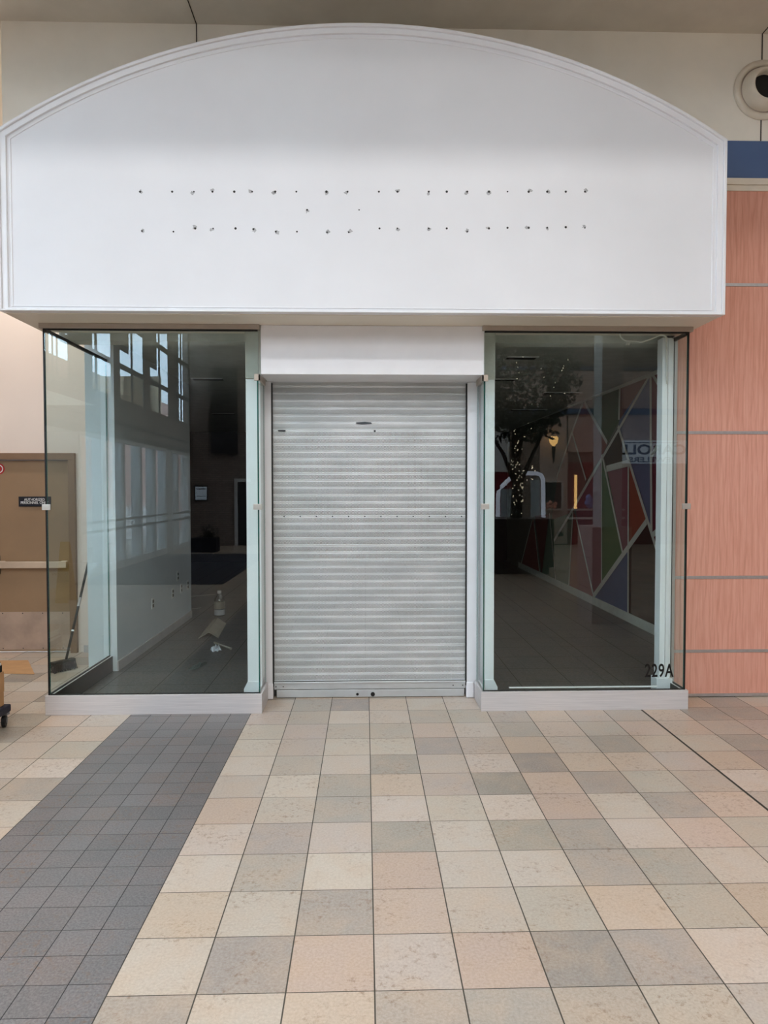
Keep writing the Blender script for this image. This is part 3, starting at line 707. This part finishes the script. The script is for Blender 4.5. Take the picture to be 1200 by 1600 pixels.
# dolly with boxes at the edge of the picture
xe = on(7, 1080, 1, 5.09).x; yd = 4.63
dy = thing('box_dolly', 'dark wheeled dolly at the left edge carrying stacked brown boxes', 'dolly', (xe - .3, 5.35, 0))
b = MB(); b.box(xe - .62, xe + .028, yd, yd + .5, .105, .16); b.build('deck', 'planternavy', dy, .01)
for k, (x, y) in enumerate(((xe - .005, yd + .02), (xe - .58, yd + .02), (xe - .005, yd + .46), (xe - .58, yd + .46))):
    b = MB(); b.lathe([(.03, -.017), (.046, -.012), (.046, .012), (.03, .017)], (x, y, .047), (1, .3, 0), 20); wh = b.build('caster', 'rubber', dy)
    b = MB(); b.lathe([(.02, -.02), (.02, .02)], (x, y, .047), (1, .3, 0), 14); b.build('hub', 'wheelgrey', wh)
    b = MB(); b.box(x - .03, x + .03, y - .02, y + .02, .09, .106); b.build('caster_plate', 'wheelgrey', wh)
for k, (z0, z1, dx, lab) in enumerate(((.162, .26, -.004, 'brown carton lowest on the dolly at the left edge'), (.262, .41, .0, 'brown carton second up on the dolly at the left edge'))):
    t = thing('cardboard_box', lab, 'box', (xe - .3, yd + .25, z0), 'cartons on the dolly')
    b = MB(); b.box(xe - .55, xe + dx, yd + .02, yd + .46, z0, z1); bx = b.build('carton', 'card', t, .003)
    b = MB(); b.box(xe - .3, xe - .24, yd + .0185, yd + .4605, z0 + .002, z1 + .0012); b.build('packing_tape', 'inbase', bx)
t = thing('striped_box', 'black and white striped box on top of the cartons at the left edge', 'box', (xe - .3, yd + .25, .412))
for k, (z0, z1, mt, nmm) in enumerate(((.412, .46, 'black', 'lower_band'), (.46, .475, 'white', 'stripe'), (.475, .485, 'black', 'thin_band'), (.485, .53, 'white', 'upper_band'), (.53, .57, 'card', 'top_flap'))):
    b = MB(); b.box(xe - .5 - 0 * k, xe - .006 * k - .004, yd + .03, yd + .44, z0, z1); b.build(nmm, mt, t)

# ============================= the hall behind the camera, seen in the glass
XL, YE = -5.5, 2 * YG - 22.0
b = MB(); b.box(-5.7, 14.2, YE - .2, YE, 0, 8.2)
ew = b.build('wall_end', 'brick'); struct(ew, 'grey brown brick end wall of the hall reflected in the shop glass', 'wall')
b = MB(); b.box(14, 14.2, YE, 5.66, 0, 8.2); struct(b.build('wall_hall_right', 'hallwall'), 'beige side wall of the hall', 'wall')
b = MB(); b.box(-5.7, 14.2, YE - .2, 2.8, 8.2, 8.4); struct(b.build('ceiling_hall', 'roof'), 'high pale hall ceiling', 'ceiling')
b = MB(); b.box(-5.5, 14, 2.6, 2.8, 5.6, 8.2); struct(b.build('wall_upper', 'roof'), 'pale drop wall over the mall walkway', 'wall')
# glazed facade on the hall's left
RD = [22.0 - 2.2 * k for k in range(0, 10)]            # far edge of each bay, mirrored distance
yD = lambda D: 2 * YG - D
b = MB()
b.box(-5.55, -5.5, yD(22), yD(8), 7.0, 8.2); b.box(-5.55, -5.5, yD(22), yD(8), 2.92, 3.8); b.box(-5.7, -5.5, yD(8), 7.65, 0, 8.2)
for R in RD[:7]: b.box(-5.55, -5.5, yD(R - 1.75), yD(R - 2.2), 3.8, 7.0)
wf = b.build('wall_facade', 'brick'); struct(wf, 'brick and glass entrance wall of the hall reflected in the left glass', 'wall')
b = MB(); b.box(-5.52, -5.49, yD(22), yD(8), 2.86, 3.02); b.box(-5.50, -5.46, yD(22), yD(8), 3.22, 3.26); b.build('canopy_band', 'darkbeam', wf)
for n_, R in enumerate(RD[:5]):
    w = thing('window_%d' % (n_ + 1), 'tall clerestory window bay number %d from the end wall, reflected in the left glass' % (n_ + 1), 'window', (XL, yD(R - .9), 3.8), kind='structure')
    y1, y0 = yD(R - 1.75), yD(R)
    b = MB(); b.box(-5.53, -5.5, y0, y1, 4.48, 4.60); b.box(-5.53, -5.5, y0, y1, 5.52, 5.66); b.box(-5.53, -5.5, y0, y0 + .05, 3.8, 7); b.box(-5.53, -5.5, y0 + .88, y0 + .95, 3.8, 7); b.build('window_frame', 'darkbeam', w)
    b = MB(); b.box(-5.515, -5.51, y0 + .05, y1, 3.8, 7); b.build('window_pane', 'thinglass', w)
    b = MB(); b.box(-5.60, -5.57, y0 + .95, y1, 3.8 if n_ not in (1, 2) else 4.95, 7); b.build('outer_fin', 'brick', w)
# tan building and stepped parapet outside
b = MB(); p = [mirx(x, y, -6.4) for x, y in ((193, 588), (252, 588), (252, 662), (238, 650), (238, 640), (226, 632), (208, 622), (206, 618), (193, 617))]
b.prism([(q.y, q.z) for q in p], 0, -7.2, -6.4); struct(b.build('wall_tan_outside', 'tan'), 'tan building seen outside the clerestory windows', 'building')
# entrance doors
FR = [13.5, 14.72, 15.93, 17.14, 18.27, 19.32, 19.88, 20.49, 21.73]
for n_, (a, c_) in enumerate(zip(FR, FR[1:])):
    if a in (19.32,): continue
    d = thing('door_%d' % (n_ + 2), 'glazed entrance door %d of the hall with push rails, reflected in the left glass' % (n_ + 1), 'door', (XL, yD(a), 0), kind='structure')
    y0, y1 = yD(c_), yD(a)
    b = MB(); b.box(-5.70, -5.46, y0, y0 + .06, 0, 2.88); b.box(-5.70, -5.46, y1 - .06, y1, 0, 2.88); b.box(-5.55, -5.47, y0, y1, 2.8, 2.88); b.box(-5.55, -5.47, y0, y1, 0, .16); b.build('door_frame', 'frame', d)
    b = MB(); b.box(-5.515, -5.505, y0 + .06, y1 - .06, .16, 2.8); b.build('glass_pane', 'thinglass', d)
    b = MB(); b.box(-5.46, -5.42, y0 + .05, y1 - .05, 1.06, 1.11); b.box(-5.46, -5.42, y0 + .05, y1 - .05, .87, .92); b.build('push_rail', 'darkbeam', d)
b = MB(); b.box(-5.7, -5.5, yD(19.88), yD(19.32), 0, 2.92); b.box(-5.7, -5.5, yD(22), yD(21.73), 0, 2.92); b.box(-5.7, -5.5, yD(13.5), yD(8), 0, 2.92); struct(b.build('trim_facade_pier', 'frame'), 'pale piers between the reflected entrance doors', 'pier')
b = MB(); b.box(-8.6, -8.4, YE - 8, 6, 1.15, 5.4); b.box(-8.6, -5.7, YE - 8.2, YE - 8, 0, 3.6); struct(b.build('wall_vestibule', 'brickpink'), 'pink brick wall beyond the reflected entrance doors', 'wall')
b = MB(); b.box(-8.62, -8.36, YE - 8, 6, 0, 1.15); struct(b.build('wall_vestibule_base', 'stoneblock'), 'pale stone block base wall beyond the reflected entrance doors', 'wall')
b = MB(); b.box(-40, -5.7, -40, 30, -.2, -.02); struct(b.build('ground', 'ground'), 'pale paving outside the hall', 'ground')
# entrance carpet
b = MB(); b.box(-5.4, -2.62, yD(19), yD(12.8), 0, .008); tag(b.build('entrance_carpet', 'carpet'), 'dark navy entrance carpet reflected in the left glass', 'carpet')
# notice on the brick, planter bench, service door
p, q = mir(303, 758, 21.9), mir(324, 783, 21.9)
nb = thing('notice_sign', 'dark framed notice with pale paper made to glow on the brick wall, reflected in left glass', 'notice', ((p.x + q.x) / 2, YE, q.z))
b = MB(); b.box(p.x, q.x, YE, YE + .04, q.z, p.z); b.build('board', 'black', nb)
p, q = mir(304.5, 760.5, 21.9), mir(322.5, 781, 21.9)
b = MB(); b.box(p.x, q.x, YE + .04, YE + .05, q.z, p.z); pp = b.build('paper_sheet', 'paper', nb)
for f0, f1 in ((.14, .2), (.7, .75)):
    b = MB(); b.box(p.x + .04, q.x - .04, YE + .05, YE + .053, p.z - (p.z - q.z) * f1, p.z - (p.z - q.z) * f0); b.build('printed_line', 'signtext', pp)
p, q = mir(297, 841, 19.5), mir(338, 872, 19.5)
pt = thing('planter_box', 'low dark planter with a small plant reflected in the left glass', 'planter', ((p.x + q.x) / 2, p.y, 0))
b = MB(); b.box(p.x, q.x, p.y - .5, p.y, 0, p.z); b.build('trough', 'planternavy', pt, .01)
b = MB()
for k in range(160):
    c0 = Vector((q.x - .25 + random.gauss(0, .12), p.y - .25 + random.gauss(0, .1), p.z + abs(random.gauss(.12, .12)))); a = Vector((random.gauss(0, 1), random.gauss(0, 1), random.gauss(0, 1))).normalized() * .05
    c_ = a.cross(Vector((random.gauss(0, 1), random.gauss(0, 1), random.gauss(0, 1)))).normalized() * .025; b.face([c0 - a, c0 + c_, c0 + a, c0 - c_])
b.build('leaves', 'leaf', pt, fixn=False)
p, q = mir(371, 753, 21.95), mir(392, 860, 21.95)
d = thing('door_11', 'dark door with pale frame in the brick end wall, reflected in left glass', 'door', ((p.x + q.x) / 2, YE, 0), kind='structure')
b = MB(); b.box(p.x, q.x, YE, YE + .03, 0, p.z); b.build('door_leaf', 'indark', d)
b = MB(); b.box(p.x - .1, p.x, YE, YE + .06, 0, p.z + .1); b.box(p.x, q.x, YE, YE + .06, p.z, p.z + .1); b.build('door_frame', 'column', d)
p, q = mir(329, 574, 21.9), mir(372, 850, 21.9)
b = MB(); b.box(p.x, q.x, YE, YE + .12, 2.9, p.z); struct(b.build('trim_opening_shade', 'indark'), 'dark panel standing in for a shaded opening in the brick end wall', 'panel')  # flat dark box, its colour stands in for the shade inside an opening
# yellow wet floor sign
p = mir(103, 941, 10.9)
ws = thing('wet_floor_sign', 'yellow folding wet floor sign reflected in the side of the left glass', 'sign', (p.x, p.y, 0))
for s_ in (-1, 1):
    b = MB(); y0, y1 = p.y + s_ * .16, p.y + s_ * .02
    v = [Vector((p.x - .10, y0, 0)), Vector((p.x + .10, y0, 0)), Vector((p.x + .065, y1, .93)), Vector((p.x - .065, y1, .93))]
    slab(b, v, .012); pn = b.build('sign_panel', 'yellow', ws)
place_text('lettering', 'CAUTION\nWET\nFLOOR', .045, Vector((p.x, p.y + .128, .42)), Matrix.Rotation(-.15, 4, 'X') @ FACE_SHOP, 'yellowtext', ws)
# square column on a stone pedestal
cy = 2 * YG - 8.83
b = MB(); b.box(3.04, 3.31, cy - .36, cy - .04, 1.25, 8.2)
cl = b.build('pillar', 'column'); struct(cl, 'pale square column on a stone pedestal reflected in the right glass', 'pillar')
b = MB()
for z0, z1 in ((0, .44), (.448, .84), (.848, 1.25)): b.box(2.92, 3.43, cy - .62, cy, z0, z1)
b.build('pedestal', 'stone', cl, .004)
# tree in a planter with fairy lights
p = mir(815, 895, 14.2)
tr = thing('planter_tree', 'dark leafy indoor tree in a brown planter reflected in the right glass', 'tree', (p.x, p.y, 0))
cx, cyy = p.x, p.y - .55
b = MB(); b.box(cx - .66, cx + .66, cyy - .6, cyy + .6, .14, 1.14); b.box(cx - .58, cx + .58, cyy - .52, cyy + .52, 0, .14); b.build('planter', 'planter', tr, .01)
b = MB(); b.tube([(cx, cyy, 1.1), (cx + .02, cyy, 1.8), (cx - .03, cyy, 2.6), (cx, cyy, 3.6)], .13, 10, .06)
BR = [[(cx, cyy, 1.7), (cx + .35, cyy, 2.5), (cx + .75, cyy + .1, 3.4)], [(cx, cyy, 1.8), (cx - .3, cyy + .1, 2.5), (cx - .8, cyy, 3.3)], [(cx, cyy, 2.2), (cx + .1, cyy + .4, 3.2)]]
for q in BR: b.tube(q, .055, 8, .025)
b.build('trunk', 'bark', tr, smooth=True)
b = MB()
for k in range(5200):
    th, ph = random.uniform(0, 2 * PI), math.acos(random.uniform(-1, 1)); r = random.uniform(.35, 1) ** .5
    lob = 1 + .18 * math.sin(3 * th + 2 * ph)
    c0 = Vector((cx - .05 + 1.4 * lob * r * math.sin(ph) * math.cos(th), cyy + 1.1 * r * math.sin(ph) * math.sin(th), 4.0 + 1.35 * lob * r * math.cos(ph)))
    if c0.z < 2.75: c0.z += .5
    a = Vector((random.gauss(0, 1), random.gauss(0, 1), random.gauss(-.4, .8))).normalized() * random.uniform(.05, .09)
    c_ = a.cross(Vector((random.gauss(0, 1), random.gauss(0, 1), random.gauss(0, 1)))).normalized() * .03
    b.face([c0 - a, c0 + c_, c0 + a, c0 - c_])
b.build('foliage', 'leaf', tr, fixn=False)
fl_ = thing('fairy_lights', 'string of tiny warm fairy lights wound round the reflected tree', 'lights', (cx, cyy, 1.15))
b = MB()
LP = [(random.uniform(-.14, .14), random.uniform(1.2, 3.2)) for _ in range(60)] + [(.28 + .1 * random.uniform(-1, 1), 1.9 + .5 * random.random()) for _ in range(8)]
LP += [(mir(x, y, 14.2).x - cx, mir(x, y, 14.2).z) for x, y in ((797, 575), (799, 582), (807, 567), (801, 590), (798, 599), (874, 571), (868, 580), (867, 583), (865, 587), (855, 605), (853, 612), (869, 621), (838, 597), (834, 584), (848, 625), (820, 637), (824, 659), (832, 658), (828, 668), (837, 667))]
for dx, z in LP:
    yy = cyy + (.16 if z < 3.2 and abs(dx) < .4 else 1.15)
    b.lathe([(.001, -.012), (.012, 0), (.001, .012)], (cx + dx, yy, z), n=6, cap=False)
bl = b.build('bulbs', 'bulb', fl_); bl['kind'] = 'stuff'
b = MB(); b.tube([(cx + .15 * math.cos(k * .7), cyy + .15 * math.sin(k * .7), 1.16 + k * .03) for k in range(60)], .004, 4); b.build('wire', 'black', fl_)
# kiosk with a rounded white tube frame
ky = 16.6
kk = thing('kiosk_frame', 'white rounded tube kiosk behind the tree planter, reflected in the right glass', 'kiosk', (cx, yD(ky), 0))
b = MB()
pts = [mir(x, y, ky) for x, y in ((778, 870), (778, 780), (779, 768), (784, 760), (803, 742))]; b.tube(pts, .05, 10)
pts = [mir(x, y, ky) for x, y in ((822, 739.5), (838, 739.5), (845, 742), (848.5, 749), (849, 780), (849, 870))]; b.tube(pts, .05, 10)
b.build('tube_frame', 'kiosk', kk, smooth=True)
b = MB(); p, q = mir(830, 750, ky + .3), mir(843, 870, ky + .3); b.box(p.x, q.x, p.y - .05, p.y, q.z, p.z); p, q = mir(783, 764, ky + .3), mir(800, 870, ky + .3); b.box(p.x, q.x, p.y - .05, p.y, q.z, p.z); b.build('side_panel', 'kioskpanel', kk)
# jeweller's front on the end wall
D = 21.8
def wallbox(b, x0, y0, x1, y1, d0=0.0, d1=.08):
    p, q = mir(x0, y0, D), mir(x1, y1, D); b.box(min(p.x, q.x), max(p.x, q.x), YE + d0, YE + d1, min(p.z, q.z), max(p.z, q.z)); return b
jf = MB(); wallbox(jf, 760, 578, 1110, 638); wallbox(jf, 846, 647, 888, 850); wallbox(jf, 888, 647, 1110, 706)
jo = jf.build('trim_shop_surround', 'stone'); struct(jo, 'pale stone shop front across the hall reflected in the right glass', 'shop front')
b = MB(); wallbox(b, 760, 572, 1110, 578, 0, .14); wallbox(b, 760, 638, 1110, 647, 0, .14); b.build('dark_band', 'navy', jo)
b = MB(); wallbox(b, 888, 722, 1110, 852, .0, .06); wallbox(b, 760, 737, 802, 850, 0, .06); b.build('red_shop_wall', 'redwall', jo)
b = MB(); wallbox(b, 888, 795, 975, 797.5, .06, .3); wallbox(b, 888, 808, 975, 811, .06, .3); b.build('counter_edge', 'white', jo)
b = MB(); wallbox(b, 760, 650, 797, 737, .06, .09); b.build('grey_shop_panel', 'column', jo)
b = MB(); wallbox(b, 899.5, 742, 903, 795, .06, .1); b.build('glowing_strip', 'lampglow', jo)
b = MB(); wallbox(b, 872, 832, 882, 838, .08, .1); b.build('small_plate', 'black', jo)
sg = thing('jeweller_sign', 'pale jeweller sign with dark letters, seen mirrored in the right glass', 'sign', tuple(mir(1020, 724, D)))
b = MB(); wallbox(b, 962, 688, 1108, 724, .08, .16); b.build('sign_panel', 'signgrey', sg)
c1, c2 = mir(1021, 711.5, D), mir(1018, 722, D)
place_text('name_lettering', 'CAROLL', .30, Vector((c1.x, YE + .165, c1.z + .04)), FACE_SHOP, 'signtext', sg, sx=1.32, bold=.012)
place_text('trade_lettering', 'JEWELERS', .155, Vector((c2.x, YE + .165, c2.z)), FACE_SHOP, 'signtext', sg, sx=1.5, bold=.006)
b = MB(); p, q = mir(975, 691.5, D), mir(1060, 691.5, D); b.box(p.x, q.x, YE + .16, YE + .17, p.z - .012, p.z + .012); b.build('arched_rule', 'signtext', sg)
sc = thing('wall_sconce', 'glowing wall sconce with dark drop on the reflected shop front', 'lamp', tuple(mir(865, 694, D)))
c0 = mir(865, 692, D - .2)
b = MB(); b.lathe([(.03, -.1), (.12, .0), (.15, .14), (.11, .2)], c0, n=16); b.build('glass_shade', 'lampglow', sc, smooth=True)
b = MB(); b.lathe([(.07, -.12), (.05, -.3), (.03, -.5), (.01, -.62)], c0, n=10); b.build('drop', 'black', sc)
dw = thing('shop_display_case', 'white framed shop display with pink flowers reflected in the right glass', 'display', tuple(mir(865, 796, D)))
b = MB(); wallbox(b, 849, 753, 880, 796, .08, .1); b.build('dark_back', 'indark', dw)
b = MB()
for q in ((849, 751, 881, 753.5), (849, 794.5, 881, 797), (878.5, 753, 881, 796), (848, 753, 850, 796)): wallbox(b, *q, .08, .16)
b.build('white_frame', 'white', dw)
b = MB()
for x, y in ((856, 788), (860, 785), (859, 791), (864, 789), (868, 787), (862, 793), (867, 792), (855, 793)):
    c0 = mir(x, y, D - .25); b.lathe([(.01, -.06), (.06, -.02), (.06, .02), (.01, .06)], c0, n=8)
b.build('flowers', 'pinkflower', dw, smooth=True)
b = MB()
for x, y in ((918, 786), (920, 778), (923, 783), (922, 790)):
    c0 = mir(x, y, D - .3); b.lathe([(.02, -.12), (.09, -.04), (.09, .04), (.02, .12)], c0, n=10)
b.build('blue_display', 'bluecloth', jo, smooth=True)
# small downlights
for (x, y), lab in (((83, 629), 'left of two tiny downlights reflected high in the side glass'), ((90, 632), 'right of two tiny downlights reflected high in the side glass')):
    c0 = mir(x, y, 14.5); t = thing('downlight', lab, 'lamp', tuple(c0), 'downlights in the hall')
    b = MB(); b.lathe([(.038, 0), (.038, .02)], c0, n=16); b.build('lens', 'downlight', t)
    b = MB(); b.lathe([(.042, .02), (.04, .05), (.02, .06), (.012, 8.2 - c0.z)], c0, n=16); b.build('pendant_rod', 'darkbeam', t)

# =================================================================== light
wd = bpy.data.worlds.new('sky'); S.world = wd; wd.use_nodes = True
bg = wd.node_tree.nodes['Background']; bg.inputs[0].default_value = (.60, .77, .94, 1); bg.inputs[1].default_value = 19.0
def area(name, loc, target, sx, sy, power, col):
    l = bpy.data.lights.new(name, 'AREA'); l.shape = 'RECTANGLE'; l.size = sx; l.size_y = sy; l.energy = power; l.color = col
    o = bpy.data.objects.new(name, l); COL.objects.link(o); o.location = loc
    o.rotation_euler = (Vector(target) - Vector(loc)).to_track_quat('-Z', 'Y').to_euler(); return o
area('roof_window_light', (0, -1.0, 7.37), (0, 5.03, 4.1), 9, .3, 205, (1, .995, .98))
area('skylight_light', (1.0, .2, 8.1), (1.0, .2, 0), 11, 2.8, 350, (1, .985, .965))
area('far_fill_light', (1.5, -7.8, 8.1), (1.5, -8.4, 0), 10, 3, 760, (1, .985, .965))  # unseen fill added to brighten the end wall and jeweller's front
area('end_fill_light', (1.5, YE + .1, 7.5), (1.2, 5, 3.0), 14, 1.3, 380, (.97, .985, 1))  # unseen frontal fill added high on the end wall, above the reflected view
area('alcove_lamp_light', (-3.9, 6.3, 5.35), (-3.9, 7.2, 0), .6, .6, 75, (1, .93, .87))
area('shop_fill_light', (.8, 9.5, 3.12), (.8, 9.5, 0), 2.5, 4, 19, (1, .98, .95))  # added fill, lifts the interior of the unlit shop

S.view_settings.view_transform = 'Standard'; S.view_settings.look = 'None'; S.view_settings.gamma = 1; S.view_settings.exposure = -0.34; S.view_settings.use_curve_mapping = False
S.cycles.use_denoising = True
S.cycles.transparent_max_bounces = 24
S.cycles.max_bounces = 14
S.cycles.diffuse_bounces = 6
